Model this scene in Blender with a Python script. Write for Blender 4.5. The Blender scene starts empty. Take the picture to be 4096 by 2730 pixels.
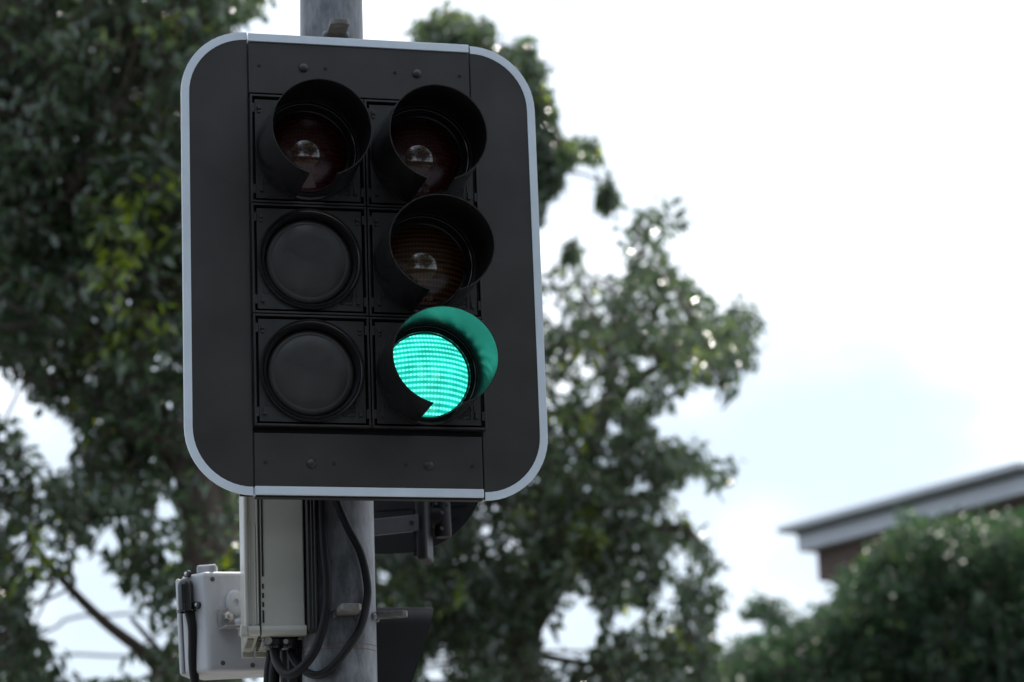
import bpy, bmesh, math, random
import numpy as np
from mathutils import Vector, Matrix
random.seed(7); rng = np.random.default_rng(11)
sc = bpy.context.scene
C = sc.collection
R = math.radians
PI = math.pi

# ------------------------------------------------------------------ camera
F_PX, PITCH, ROLL = 11818.0, 0.2452, 0.0376          # focal length in photo pixels (4096 wide), radians
CAM = Vector((0, 0, 1.6))
right0 = Vector((1, 0, 0)); fwd = Vector((0, math.cos(PITCH), math.sin(PITCH))); up0 = Vector((0, -math.sin(PITCH), math.cos(PITCH)))
cr, sr = math.cos(ROLL), math.sin(ROLL)
cam_r = right0 * cr - up0 * sr
cam_u = right0 * sr + up0 * cr
cd = bpy.data.cameras.new('camera'); cam = bpy.data.objects.new('camera', cd); C.objects.link(cam)
mw = Matrix.Identity(4)
for i in range(3):
    mw[i][0] = cam_r[i]; mw[i][1] = cam_u[i]; mw[i][2] = -fwd[i]; mw[i][3] = CAM[i]
cam.matrix_world = mw
cd.sensor_width = 36.0; cd.lens = F_PX / 4096 * 36
cd.clip_start = 0.1; cd.clip_end = 3000
cd.dof.use_dof = True; cd.dof.focus_distance = 7.0; cd.dof.aperture_fstop = 3.7; cd.dof.aperture_blades = 0
sc.camera = cam

# ------------------------------------------------------------------ light
SUN_EL, SUN_AZ = R(52), R(12)          # azimuth measured from +Y (behind the signal) towards +X
w = bpy.data.worlds.new("World"); sc.world = w; w.use_nodes = True
nt = w.node_tree; N = nt.nodes; L = nt.links; N.clear()
def nd(t, **k):
    n = N.new(t)
    for a, b in k.items(): setattr(n, a, b)
    return n
out = nd('ShaderNodeOutputWorld'); bg = nd('ShaderNodeBackground')
sky = nd('ShaderNodeTexSky', sky_type='NISHITA', sun_disc=False, sun_elevation=SUN_EL, sun_rotation=SUN_AZ)
sky.air_density = 1.2; sky.dust_density = 1.5; sky.ozone_density = 1.5
tc = nd('ShaderNodeTexCoord'); mp = nd('ShaderNodeMapping'); mp.inputs['Scale'].default_value = (3.2, 3.2, 6.0); mp.inputs['Location'].default_value = (5.2, 4.1, 2.4)
nz = nd('ShaderNodeTexNoise'); nz.inputs['Scale'].default_value = 2.6; nz.inputs['Detail'].default_value = 6; nz.inputs['Roughness'].default_value = 0.5
sep = nd('ShaderNodeSeparateXYZ'); mr = nd('ShaderNodeMapRange')
mr.inputs['From Min'].default_value = 0.10; mr.inputs['From Max'].default_value = 0.27; mr.inputs['To Min'].default_value = -0.24; mr.inputs['To Max'].default_value = 0.04
add = nd('ShaderNodeMath', operation='ADD'); ramp = nd('ShaderNodeMapRange', interpolation_type='SMOOTHSTEP')
ramp.inputs['From Min'].default_value = 0.26
mix = nd('ShaderNodeMixRGB')
dotn = nd('ShaderNodeVectorMath', operation='DOT_PRODUCT'); dotn.inputs[1].default_value = (0.30, 0.82, 0.48)   # clouds are brightest on the sun's side of the sky
glow = nd('ShaderNodeMapRange', interpolation_type='SMOOTHSTEP'); glow.inputs['From Min'].default_value = -0.35; glow.inputs['From Max'].default_value = 0.95
cl = nd('ShaderNodeMixRGB'); cl.inputs[1].default_value = (13.0, 14.6, 17.6, 1); cl.inputs[2].default_value = (20, 20, 20.2, 1)
L.new(tc.outputs['Generated'], dotn.inputs[0]); L.new(dotn.outputs['Value'], glow.inputs['Value']); L.new(glow.outputs[0], cl.inputs[0]); L.new(cl.outputs[0], mix.inputs[2])
L.new(tc.outputs['Generated'], mp.inputs['Vector']); L.new(mp.outputs[0], nz.inputs['Vector'])
L.new(tc.outputs['Generated'], sep.inputs[0]); L.new(sep.outputs['Z'], mr.inputs['Value'])
L.new(nz.outputs[0], add.inputs[0]); L.new(mr.outputs[0], add.inputs[1]); L.new(add.outputs[0], ramp.inputs['Value'])
veil = nd('ShaderNodeMixRGB'); veil.inputs[0].default_value = 0.85; veil.inputs[2].default_value = (6.8, 7.9, 9.2, 1)     # thin high haze over the blue
L.new(sky.outputs[0], veil.inputs[1]); L.new(ramp.outputs[0], mix.inputs[0]); L.new(veil.outputs[0], mix.inputs[1]); L.new(mix.outputs[0], bg.inputs[0])
bg.inputs[1].default_value = 0.10
L.new(bg.outputs[0], out.inputs[0])
sl = bpy.data.lights.new('sun', 'SUN'); so = bpy.data.objects.new('sun', sl); C.objects.link(so)
sl.energy = 4.0; sl.angle = R(2); sl.color = (1, 0.95, 0.86)
sd = Vector((math.sin(SUN_AZ) * math.cos(SUN_EL), math.cos(SUN_AZ) * math.cos(SUN_EL), math.sin(SUN_EL)))
so.rotation_euler = sd.to_track_quat('Z', 'Y').to_euler()
sc.view_settings.view_transform = 'Standard'; sc.view_settings.look = 'None'; sc.view_settings.exposure = 0.35; sc.view_settings.gamma = 1.0
sc.render.engine = 'CYCLES'; sc.cycles.max_bounces = 8; sc.cycles.use_denoising = True

# ------------------------------------------------------------------ helpers
def ray(px, py):
    return (fwd + cam_r * ((px - 2048) / F_PX) + cam_u * ((1365 - py) / F_PX))
def at_y(px, py, y):
    d = ray(px, py); return CAM + d * ((y - CAM.y) / d.y)
def at_z(px, py, z):
    d = ray(px, py); return CAM + d * ((z - CAM.z) / d.z)
def project(P):
    V = P - np.array(CAM); d = V @ np.array(fwd)
    return 2048 + F_PX * (V @ np.array(cam_r)) / d, 1365 - F_PX * (V @ np.array(cam_u)) / d

def tag(o, label=None, cat=None, group=None, kind=None):
    if label: o['label'] = label
    if cat: o['category'] = cat
    if group: o['group'] = group
    if kind: o['kind'] = kind
    return o
def thing(name, label, cat, loc=(0, 0, 0), rotz=0, group=None):
    o = bpy.data.objects.new(name, None); C.objects.link(o); o.empty_display_size = .1
    o.location = loc; o.rotation_euler = (0, 0, rotz)
    return tag(o, label, cat, group)
def obj(name, bm, mat, parent=None, smooth=None, bevel=0, seg=2, label=None):
    me = bpy.data.meshes.new(name)
    bmesh.ops.recalc_face_normals(bm, faces=bm.faces)
    bm.to_mesh(me); bm.free()
    o = bpy.data.objects.new(name, me); C.objects.link(o)
    if mat: me.materials.append(mat)
    if parent: o.parent = parent
    if bevel:
        m = o.modifiers.new('bevel', 'BEVEL'); m.width = bevel; m.segments = seg; m.limit_method = 'ANGLE'; m.angle_limit = R(35)
        m.harden_normals = False
    if smooth is not None:
        me.polygons.foreach_set('use_smooth', [True] * len(me.polygons))
        try: me.set_sharp_from_angle(angle=R(smooth))
        except Exception: pass
    if label: o['label'] = label
    return o
def box(bm, c, s, rot=None):
    x, y, z = [v / 2 for v in s]
    vs = []
    for dx, dy, dz in ((-1,-1,-1),(1,-1,-1),(1,1,-1),(-1,1,-1),(-1,-1,1),(1,-1,1),(1,1,1),(-1,1,1)):
        v = Vector((dx*x, dy*y, dz*z))
        if rot: v = rot @ v
        vs.append(bm.verts.new(v + Vector(c)))
    for f in ((0,3,2,1),(4,5,6,7),(0,1,5,4),(1,2,6,5),(2,3,7,6),(3,0,4,7)):
        bm.faces.new([vs[i] for i in f])
    return bm
def nb(): return bmesh.new()
def prism_xz(bm, poly, y0, y1):
    a = [bm.verts.new((x, y0, z)) for x, z in poly]; b = [bm.verts.new((x, y1, z)) for x, z in poly]
    n = len(poly); bm.faces.new(a); bm.faces.new(b[::-1])
    for i in range(n): bm.faces.new((a[i], b[i], b[(i+1) % n], a[(i+1) % n]))
    return bm
def prism_xy(bm, poly, z0, z1):
    a = [bm.verts.new((x, y, z0)) for x, y in poly]; b = [bm.verts.new((x, y, z1)) for x, y in poly]
    n = len(poly); bm.faces.new(a); bm.faces.new(b[::-1])
    for i in range(n): bm.faces.new((a[i], b[i], b[(i+1) % n], a[(i+1) % n]))
    return bm
def lathe(bm, prof, c=(0, 0, 0), t0=0, t1=2*PI, n=64, closed=False, axis='Y'):
    """prof: (radius, position along the axis); revolved about an axis through c"""
    full = abs(t1 - t0 - 2*PI) < 1e-6
    k = n if full else n + 1
    rings = []
    for i in range(k):
        t = t0 + (t1 - t0) * i / n
        s, co = math.sin(t), math.cos(t)
        ring = []
        for r, a in prof:
            v = (r*s, a, r*co) if axis == 'Y' else ((r*s, r*co, a) if axis == 'Z' else (a, r*s, r*co))
            ring.append(bm.verts.new(Vector(v) + Vector(c)))
        rings.append(ring)
    m = len(prof)
    for i in range(n):
        A, B = rings[i], rings[(i+1) % k]
        for j in range(m if closed else m - 1):
            jj = (j+1) % m
            if A[j].co == B[j].co and A[jj].co == B[jj].co: continue
            bm.faces.new((A[j], A[jj], B[jj], B[j]))
    if closed and not full:
        bm.faces.new(rings[0]); bm.faces.new(rings[-1][::-1])
    bmesh.ops.remove_doubles(bm, verts=bm.verts, dist=1e-6)
    return bm
def tube(bm, pts, rad, n=12, caps=True, smooth=True):
    """pts: list of Vectors (smoothed by Catmull-Rom); rad: number or list"""
    pts = [Vector(p) for p in pts]
    rads = list(rad) if hasattr(rad, '__len__') else [rad] * len(pts)
    if smooth and len(pts) > 2:
        q, rr = [], []
        for i in range(len(pts) - 1):
            p0, p1, p2, p3 = pts[max(i-1, 0)], pts[i], pts[i+1], pts[min(i+2, len(pts)-1)]
            for k in range(6):
                t = k / 6
                q.append(.5*((2*p1) + (p2-p0)*t + (2*p0-5*p1+4*p2-p3)*t*t + (3*p1-p0-3*p2+p3)*t**3))
                rr.append(rads[i]*(1-t) + rads[i+1]*t)
        q.append(pts[-1]); rr.append(rads[-1]); pts, rads = q, rr
    rings = []; nrm = None
    for i, p in enumerate(pts):
        d = (pts[min(i+1, len(pts)-1)] - pts[max(i-1, 0)]).normalized()
        if nrm is None:
            nrm = d.orthogonal().normalized()
        nrm = (nrm - d * nrm.dot(d)).normalized(); b = d.cross(nrm)
        rings.append([bm.verts.new(p + (nrm*math.cos(2*PI*k/n) + b*math.sin(2*PI*k/n)) * rads[i]) for k in range(n)])
    for A, B in zip(rings, rings[1:]):
        for k in range(n): bm.faces.new((A[k], A[(k+1) % n], B[(k+1) % n], B[k]))
    if caps: bm.faces.new(rings[0][::-1]); bm.faces.new(rings[-1])
    return bm

# ------------------------------------------------------------------ materials
def material(name, col, rough=.5, metal=0, var=0, scale=30, bump=0, bscale=200, spec=.5, coat=0, ior=1.5, stretch=(1,1,1), col2=None, lo=.35, hi=.7, rvar=0):
    m = bpy.data.materials.new(name); m.use_nodes = True
    n = m.node_tree.nodes; l = m.node_tree.links; b = n['Principled BSDF']
    b.inputs['Base Color'].default_value = (*col, 1); b.inputs['Roughness'].default_value = rough; b.inputs['Metallic'].default_value = metal
    b.inputs['Specular IOR Level'].default_value = spec; b.inputs['Coat Weight'].default_value = coat; b.inputs['IOR'].default_value = ior
    b.inputs['Coat Roughness'].default_value = .05
    t = n.new('ShaderNodeTexCoord'); mp = n.new('ShaderNodeMapping'); mp.inputs['Scale'].default_value = stretch
    l.new(t.outputs['Object'], mp.inputs['Vector'])
    if var or col2:
        z = n.new('ShaderNodeTexNoise'); z.inputs['Scale'].default_value = scale; z.inputs['Detail'].default_value = 6; z.inputs['Roughness'].default_value = .65
        l.new(mp.outputs[0], z.inputs['Vector'])
        r = n.new('ShaderNodeMapRange'); r.inputs['From Min'].default_value = lo; r.inputs['From Max'].default_value = hi; l.new(z.outputs[0], r.inputs['Value'])
        mx = n.new('ShaderNodeMixRGB'); l.new(r.outputs[0], mx.inputs[0])
        c2 = col2 or tuple(c*(1+var) for c in col)
        c1 = col if col2 else tuple(c*(1-var) for c in col)
        mx.inputs[1].default_value = (*c1, 1); mx.inputs[2].default_value = (*c2, 1)
        l.new(mx.outputs[0], b.inputs['Base Color'])
        if rvar:
            r2 = n.new('ShaderNodeMapRange'); r2.inputs['From Min'].default_value = .3; r2.inputs['From Max'].default_value = .7
            r2.inputs['To Min'].default_value = rough - rvar; r2.inputs['To Max'].default_value = rough + rvar
            l.new(z.outputs[0], r2.inputs['Value']); l.new(r2.outputs[0], b.inputs['Roughness'])
    if bump:
        z = n.new('ShaderNodeTexNoise'); z.inputs['Scale'].default_value = bscale; z.inputs['Detail'].default_value = 3; l.new(mp.outputs[0], z.inputs['Vector'])
        bp = n.new('ShaderNodeBump'); bp.inputs['Strength'].default_value = bump; bp.inputs['Distance'].default_value = .002
        l.new(z.outputs[0], bp.inputs['Height']); l.new(bp.outputs[0], b.inputs['Normal'])
    return m
M = {}
M['panel'] = material('black_powder_coat', (.0265, .0235, .0225), .42, var=.22, scale=6, bump=.05, bscale=900, rvar=.05)
M['plastic'] = material('black_moulded_plastic', (.020, .0195, .0195), .36, var=.25, scale=14, bump=.16, bscale=700, rvar=.06)
M['blank'] = material('worn_black_plastic', (.031, .029, .028), .36, var=.22, scale=16, bump=.10, bscale=600, rvar=.05)
M['gloss_plastic'] = material('glossy_black_plastic', (.010, .010, .011), .16, var=.2, scale=20)
M['visor'] = material('visor_plastic', (.012, .012, .013), .20, var=.2, scale=25, ior=1.85, bump=.10, bscale=500)
M['border'] = material('white_reflective_border', (.66, .73, .81), .38, var=.06, scale=9, bump=.02, bscale=300)
M['dark'] = material('dark_recess', (.006, .006, .007), .7)
M['galv'] = material('galvanised_steel', (.055, .057, .062), .50, .1, scale=16, bump=.15, bscale=160, col2=(.25, .265, .295), lo=.38, hi=.68, rvar=.12, stretch=(1,1,.4))
M['lug'] = material('weathered_lug_steel', (.10, .095, .09), .6, .3, scale=40, bump=.3, bscale=250, col2=(.2, .19, .175))
M['white_plastic'] = material('white_box_plastic', (.42, .415, .37), .24, var=.05, scale=12, bump=.01, bscale=300)
M['off_white'] = material('weathered_white_paint', (.43, .44, .47), .45, scale=9, col2=(.22, .215, .22), lo=.48, hi=.85, bump=.08, bscale=180, stretch=(1,1,.4))
M['grime'] = material('grime', (.09, .08, .07), .8, var=.3, scale=30)
M['rubber'] = material('black_cable_sheath', (.008, .0078, .009), .55, var=.2, scale=30, bump=.05, bscale=90, spec=.22)
M['hood'] = material('matt_hood', (.010, .010, .012), .55, spec=.3, var=.2, scale=12)
M['steel'] = material('zinc_bolt', (.45, .45, .44), .35, .8, var=.2, scale=60)
M['bracket'] = material('galvanised_bracket', (.25, .25, .25), .5, .4, var=.25, scale=40, bump=.1)
M['grey_arm'] = material('grey_painted_arm', (.07, .07, .08), .55, var=.15, scale=20)

def lens_mat(name, col, dot, rough=.06, rows=79.0, cols=120.0):
    m = bpy.data.materials.new(name); m.use_nodes = True
    n = m.node_tree.nodes; l = m.node_tree.links; b = n['Principled BSDF']
    t = n.new('ShaderNodeTexCoord'); s = n.new('ShaderNodeSeparateXYZ'); l.new(t.outputs['Object'], s.inputs[0])
    def mth(op, a, b_=None):
        k = n.new('ShaderNodeMath'); k.operation = op
        for i, v in enumerate((a, b_)):
            if v is None: continue
            if isinstance(v, (int, float)): k.inputs[i].default_value = v
            else: l.new(v, k.inputs[i])
        return k.outputs[0]
    zz = mth('ADD', s.outputs['Z'], mth('MULTIPLY', mth('MULTIPLY', s.outputs['X'], s.outputs['X']), .5))
    rw = mth('POWER', mth('ABSOLUTE', mth('SINE', mth('MULTIPLY', zz, rows * PI))), 6.0)
    cw = mth('POWER', mth('ABSOLUTE', mth('SINE', mth('MULTIPLY', s.outputs['X'], cols * PI))), 2.0)
    d = mth('MULTIPLY', rw, mth('ADD', mth('MULTIPLY', cw, .8), .2))
    mx = n.new('ShaderNodeMixRGB'); l.new(d, mx.inputs[0]); mx.inputs[1].default_value = (*col, 1); mx.inputs[2].default_value = (*dot, 1)
    l.new(mx.outputs[0], b.inputs['Base Color'])
    b.inputs['Roughness'].default_value = .5; b.inputs['Specular IOR Level'].default_value = .2
    b.inputs['Coat Weight'].default_value = 1; b.inputs['Coat Roughness'].default_value = .02; b.inputs['Coat IOR'].default_value = 1.9
    return m, d, mth, s
M['red_lens'] = lens_mat('dark_red_lens', (.044, .0005, .0012), (.09, .001, .003))[0]
M['amber_lens'] = lens_mat('dark_amber_lens', (.036, .0125, .002), (.28, .08, .012))[0]
gm, gd, gmath, gs = lens_mat('lit_green_lens', (.0, .05, .04), (.02, .2, .16))
n = gm.node_tree.nodes; l = gm.node_tree.links; b = n['Principled BSDF']
mx = n.new('ShaderNodeMixRGB'); l.new(gd, mx.inputs[0]); mx.inputs[1].default_value = (.004, .60, .44, 1); mx.inputs[2].default_value = (.42, 3.0, 2.3, 1)
l.new(mx.outputs[0], b.inputs['Emission Color']); 
zn = n.new('ShaderNodeTexNoise'); zn.inputs['Scale'].default_value = 26; zn.inputs['Detail'].default_value = 3
tcn = n.new('ShaderNodeTexCoord'); l.new(tcn.outputs['Object'], zn.inputs['Vector'])
zr = n.new('ShaderNodeMapRange'); zr.inputs['From Min'].default_value = .3; zr.inputs['From Max'].default_value = .7; zr.inputs['To Min'].default_value = .60; zr.inputs['To Max'].default_value = 1.15
l.new(zn.outputs[0], zr.inputs['Value']); l.new(zr.outputs[0], b.inputs['Emission Strength'])
M['green_lens'] = gm

# ------------------------------------------------------------------ setting: ground, road, kerb
def sheet(name, pts, z, mat):
    bm = nb(); bm.faces.new([bm.verts.new((x, y, z)) for x, y in pts])
    return tag(obj(name, bm, mat), kind='structure')
M['asphalt'] = material('asphalt', (.05, .05, .052), .85, var=.3, scale=60, bump=.4, bscale=300)
M['concrete'] = material('pavement_concrete', (.30, .29, .27), .8, var=.15, scale=4, bump=.2, bscale=120)
M['soil'] = material('ground_soil', (.045, .048, .028), .9, var=.4, scale=.5)
sheet('ground', [(-600, -600), (600, -600), (600, 600), (-600, 600)], -.12, M['soil'])
sheet('road', [(-60, -9), (60, -9), (60, 5.4), (-60, 5.4)], -.116, M['asphalt'])
bm = nb(); box(bm, (0, 8.0, -.058), (120, 5.0, .116)); tag(obj('pavement', bm, M['concrete']), kind='structure')
bm = nb(); box(bm, (0, 5.44, -.055), (120, .12, .115)); tag(obj('kerb', bm, M['concrete'], bevel=.02), kind='structure')

# ------------------------------------------------------------------ traffic signal head
AZ = 0.2628
bc = CAM + right0 * -0.3451 + fwd * 7.048 + up0 * 0.1511
# (camera-space offset (cx, cy) is measured before the roll)
sig = thing('traffic_signal', 'large black six aspect traffic signal with pale border, lower right lamp lit green', 'traffic light', bc, AZ)
GX, H0, PZ, PX = 0.0058, 0.0512, 0.272, 0.28
ZT, ZB, SX, EX, RC = 0.615, -0.5219, 0.2755, 0.437, 0.160
def arc(cx, cz, r, a0, a1, n=14):
    return [(cx + r*math.cos(R(a0 + (a1-a0)*i/n)), cz + r*math.sin(R(a0 + (a1-a0)*i/n))) for i in range(n+1)]
def side_outline(s, inset=0.0, dz=0.0):
    r = RC - inset; ex = EX - inset
    x0 = SX + .0025
    top = arc(ex - r, ZT + dz - inset - r, r, 90, 0); bot = arc(ex - r, ZB + dz + inset + r, r, 0, -90)
    p = [(x0, ZT + dz - inset)] + top + bot + [(x0, ZB + dz + inset)]
    return [(s*x, z) for x, z in p]
BW = .0195
for s, dz in ((-1, .003), (1, -.002)):
    bm = nb(); prism_xz(bm, side_outline(s, .002, dz), 0, .004)
    p = obj('side_panel', bm, M['panel'], sig, bevel=.001)
    o = side_outline(s, 0, dz)[1:-1]; i_ = side_outline(s, BW, dz)[1:-1]
    o = [side_outline(s, 0, dz)[0]] + o + [side_outline(s, 0, dz)[-1]]
    i_ = [side_outline(s, BW, dz)[0]] + i_ + [side_outline(s, BW, dz)[-1]]
    bm = nb()
    rows = [[bm.verts.new((x, y, z)) for x, z in q] for q, y in ((i_, .004), (i_, -.0015), (o, -.0015), (o, .0045), (i_, .0045))]
    for A, B in zip(rows, rows[1:]):
        for k in range(len(A)-1): bm.faces.new((A[k], A[k+1], B[k+1], B[k]))
    for e in (0, -1): bm.faces.new([r_[e] for r_ in rows])
    obj('border', bm, M['border'], p, bevel=.0006)
Ztop = H0 + 1.5*PZ + .004; Zbot = H0 - 1.5*PZ - .012
def plate(z0, z1, zb0, zb1):
    bm = nb(); box(bm, (0, .011, (z0+z1)/2), (2*SX - .005, .026, z1 - z0))
    p = obj('centre_panel', bm, M['panel'], sig, bevel=.0012)
    bm = nb(); box(bm, (0, .010, (zb0+zb1)/2), (2*SX - .004, .032, abs(zb1-zb0)))
    obj('border', bm, M['border'], p, bevel=.0012)
    return p
pt = plate(Ztop + .002, ZT - .0205, ZT - .020, ZT)
pb = plate(ZB + .0245, Zbot - .002, ZB + .004, ZB + .024)
bm = nb(); box(bm, (0, .013, ZB + .001), (2*SX - .008, .024, .005)); obj('bottom_lip', bm, M['dark'], pb)
def dome(bm, x, z, r, h, y=-.002, n=20):
    lathe(bm, [(r, y+.003), (r, y)] + [(r*math.cos(a), y - h*math.sin(a)) for a in [PI/2*k/5 for k in range(1, 6)]], (x, 0, z), n=n)
for p, z in ((pt, .5345), (pb, -.4416)):
    for x in (-.139, .142):
        bm = nb(); dome(bm, x, z, .0120, .0075); obj('rivet', bm, M['panel'], p, smooth=60)
    for x in (-.2475, -.0845, .0875, .2495):
        bm = nb()
        lathe(bm, [(.0044, .0), (.0044, -.003), (.0034, -.0045), (.0016, -.0045), (.0016, -.002), (0, -.002)], (x, 0, z + (.001 if x < 0 else 0)), n=14)
        obj('screw', bm, M['plastic'], p, smooth=40)
# dark back pan behind the gaps + body behind
bm = nb(); box(bm, (0, .026, (ZT+ZB)/2), (2*SX + .06, .003, ZT - ZB - .010)); obj('back_plate', bm, M['dark'], sig)
bm = nb(); box(bm, (GX, .07, H0), (2*PX - .03, .085, 3*PZ - .02)); obj('housing_back', bm, M['plastic'], sig, bevel=.012)

def frame_square(bm, w, h, t, y0, y1):
    for sx in (-1, 1):
        box(bm, (sx*(w/2 - t/2), (y0+y1)/2, 0), (t, y1-y0, h))
    for sz in (-1, 1):
        box(bm, (0, (y0+y1)/2, sz*(h/2 - t/2)), (w - 2*t, y1-y0, t))
def latch_bm(x, z, low):
    bm = nb()
    box(bm, (x, -.0105, z), (.0085, .007, .0085)); box(bm, (x, -.009, z + (.009 if low else -.009)), (.0075, .004, .008))
    if low:
        for k in (0, 1): box(bm, (x + (.004 + k*.008)*(1 if x < 0 else -1), -.0088, z + .0235), (.0028, .003, .013))
    return bm
def maker_mark(bm, x, z):
    y = -.0085
    seg = []
    for k in range(6): seg.append((-.012, .012 - .0048*k, .010, 0))
    for k in (0, 1, 2, 3, 5): seg.append((.002, .012 - .0048*k, .014, 0))
    seg += [(-.012, 0, 0, .024), (-.002, .004, 0, .0048), (-.002, -.0056, 0, .0048), (.0025, .0, 0, .010), (.016, .007, 0, .008), (.016, -.005, 0, .012)]
    for sx, sz, wx, wz in seg:
        box(bm, (x + sx + wx/2, y, z + sz), (max(wx, .0011), .0012, max(wz, .0011)))
def lantern(col, row, kind):
    cx = GX + col*PX/2; cz = H0 + (1-row)*PZ
    label = {'red': 'dark unlit red lamp housing', 'amber': 'dark unlit amber lamp housing', 'green': 'lit green lamp housing', 'blank': 'lamp housing closed by a black blank cover'}[kind]
    bm = nb(); frame_square(bm, PX - .0025, PZ - .0025, .0052, -.0125, .016)
    h = obj('lamp_housing', bm, M['plastic'], sig, bevel=.0012, label=label); h.location = (cx, 0, cz)
    # recessed door with a round opening
    bm = nb(); W2, H2 = PX/2 - .0135, PZ/2 - .0125; n = 96
    def ringpts(r, y): return [bm.verts.new((r*math.sin(2*PI*k/n), y, r*math.cos(2*PI*k/n))) for k in range(n)]
    def sq(y):
        o = []
        for k in range(n):
            sx, sz = math.sin(2*PI*k/n), math.cos(2*PI*k/n); q = max(abs(sx)/W2, abs(sz)/H2); o.append(bm.verts.new((sx/q, y, sz/q)))
        return o
    # true corners: shift nearest sample to corner
    A = sq(.006); B = sq(-.0075)
    for S in (A, B):
        for sx in (-1, 1):
            for sz in (-1, 1):
                v = min(S, key=lambda q: (q.co.x - sx*W2)**2 + (q.co.z - sz*H2)**2); v.co.x, v.co.z = sx*W2, sz*H2
    D_ = ringpts(.119, -.0075); E_ = ringpts(.119, .02)
    for P_, Q_ in ((A, B), (B, D_), (D_, E_)):
        for k in range(n): bm.faces.new((P_[k], P_[(k+1) % n], Q_[(k+1) % n], Q_[k]))
    d = obj('door', bm, M['plastic'], h, smooth=35)
    for sx in (-1, 1):
        obj('latch', latch_bm(sx*(W2 - .010), H2 - .021, False), M['plastic'], h, bevel=.0006); obj('latch', latch_bm(sx*(W2 - .012), -H2 + .020, True), M['plastic'], h, bevel=.0006)
        for sz in (-1, 1):
            bm = nb(); box(bm, (sx*(W2 + .0045), -.009, sz*(H2 - .022)), (.006, .006, .022)); obj('hinge', bm, M['plastic'], h)
    bm = nb(); maker_mark(bm, W2 - .042, -H2 + .027); obj('maker_mark', bm, M['gloss_plastic'], h)
    bm = nb(); box(bm, (0, .018, 0), (2*W2 + .012, .004, 2*H2 + .012)); obj('housing_pan', bm, M['dark'], h)
    if kind == 'blank':
        bm = nb()
        lathe(bm, [(.1245, -.006), (.1245, -.017), (.1235, -.0185), (.1205, -.0185), (.1195, -.0165), (.1165, -.0135), (.1150, -.0145), (.1125, -.0145), (.1115, -.012), (.1085, -.006), (.1062, .010), (.104, .013)], n=96)
        obj('collar', bm, M['gloss_plastic'], h, smooth=28)
        bm = nb()
        lathe(bm, [(.1045, .0165), (.1045, .0115), (.1035, .0088), (.0995, .0058), (.0945, .0050), (.091, .0046), (.0895, .0050), (.088, .0044), (.06, .0030), (.03, .0023), (0, .0021)], n=96)
        obj('blank_cover', bm, M['blank'], h, smooth=40)
        return h
    bm = nb()
    lathe(bm, [(.1195, .016), (.1195, -.0095), (.1170, -.0105), (.1150, -.0095), (.1142, -.004), (.1128, -.0055), (.1105, -.0055), (.1096, .001), (.1082, -.0005), (.1058, -.0005), (.1045, .004), (.1015, .006), (.1015, .012)], n=96)
    obj('lens_ring', bm, M['gloss_plastic'], h, smooth=28)
    sag, r = .042, .1025; Rs = (r*r + sag*sag)/(2*sag); prof = []
    for k in range(17):
        rr = r*(1 - k/16); prof.append((rr, .009 - (math.sqrt(Rs*Rs - rr*rr) - (Rs - sag))))
    bm = nb(); lathe(bm, prof, n=96); obj('lens', bm, M[kind + '_lens'], h, smooth=60)
    # cut-away visor, open at the bottom
    g0, g1 = R(15), R(17)
    bm = nb()
    Lv = .192
    outp = [(.1255, -.008), (.1250, -.030), (.1240, -.06), (.1225, -.10), (.1205, -.15), (.1190, -Lv)]
    prof = outp + [(.1168, -Lv)] + [(a - .0024, b) for a, b in outp[::-1][1:]]
    lathe(bm, prof, t0=PI + g0, t1=3*PI - g1, n=110, closed=True)
    if kind != 'red':                                             # the lower two hoods flare out sideways
        for v in bm.verts: v.co.x *= 1 + .07*max(0, -v.co.y - .008)/Lv
    obj('visor', bm, M['visor'], h, smooth=35)
    bm = nb(); lathe(bm, [(.1262, -.0065), (.1262, -.014), (.1250, -.016), (.1205, -.016), (.1205, -.0065)], closed=True, n=96)
    obj('visor_ring', bm, M['plastic'], h, smooth=35)
    return h
lantern(-1, 0, 'red'); lantern(1, 0, 'red'); lantern(-1, 1, 'blank'); lantern(1, 1, 'amber'); lantern(-1, 2, 'blank'); lantern(1, 2, 'green')
# mounting brackets between head and pole (upper one shows above the border)
for z, nm in ((ZT - .012, 1), (ZB + .14, 0)):
    bm = nb()
    pl = [(.05, z-.03), (.072, z + .052), (.095, z + .040), (.165, z + .038), (.190, z + .01), (.19, z-.03)]
    prism_xz(bm, pl, .14, .16); box(bm, (.12, .10, z - .02), (.10, .12, .02)); box(bm, (.03, .2, z-.01), (.09, .03, .035))
    obj('mount_bracket', bm, M['bracket'] if nm else M['plastic'], sig, bevel=.002)

# ------------------------------------------------------------------ pole
YP = 7.085
c_top = at_y((1200+1449)/2, 0, YP); c_bot = at_y((1209+1510)/2, 2730, YP)
def rad_at(px0, px1, py):
    return (at_y(px1, py, YP) - at_y(px0, py, YP)).length/2
r_top, r_bot = rad_at(1200, 1449, 0), rad_at(1209, 1510, 2730)
axis = (c_top - c_bot) / (c_top.z - c_bot.z)
def pole_c(z): return c_bot + axis*(z - c_bot.z)
def pole_r(z): return r_bot + (r_top - r_bot)*(z - c_bot.z)/(c_top.z - c_bot.z)
base = pole_c(0)
pole = thing('signal_pole', 'round galvanised grey steel pole rising behind the big black traffic signal', 'pole', base)
bm = nb(); n = 48; rings = []
zs = [0.0, .02] + [0.4*k for k in range(1, 17)]
for z in zs:
    c = pole_c(z) - base; r = pole_r(z)
    rings.append([bm.verts.new((c.x + r*math.sin(2*PI*k/n), c.y + r*math.cos(2*PI*k/n), z)) for k in range(n)])
for A, B in zip(rings, rings[1:]):
    for k in range(n): bm.faces.new((A[k], A[(k+1) % n], B[(k+1) % n], B[k]))
bm.faces.new(rings[-1])
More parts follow.
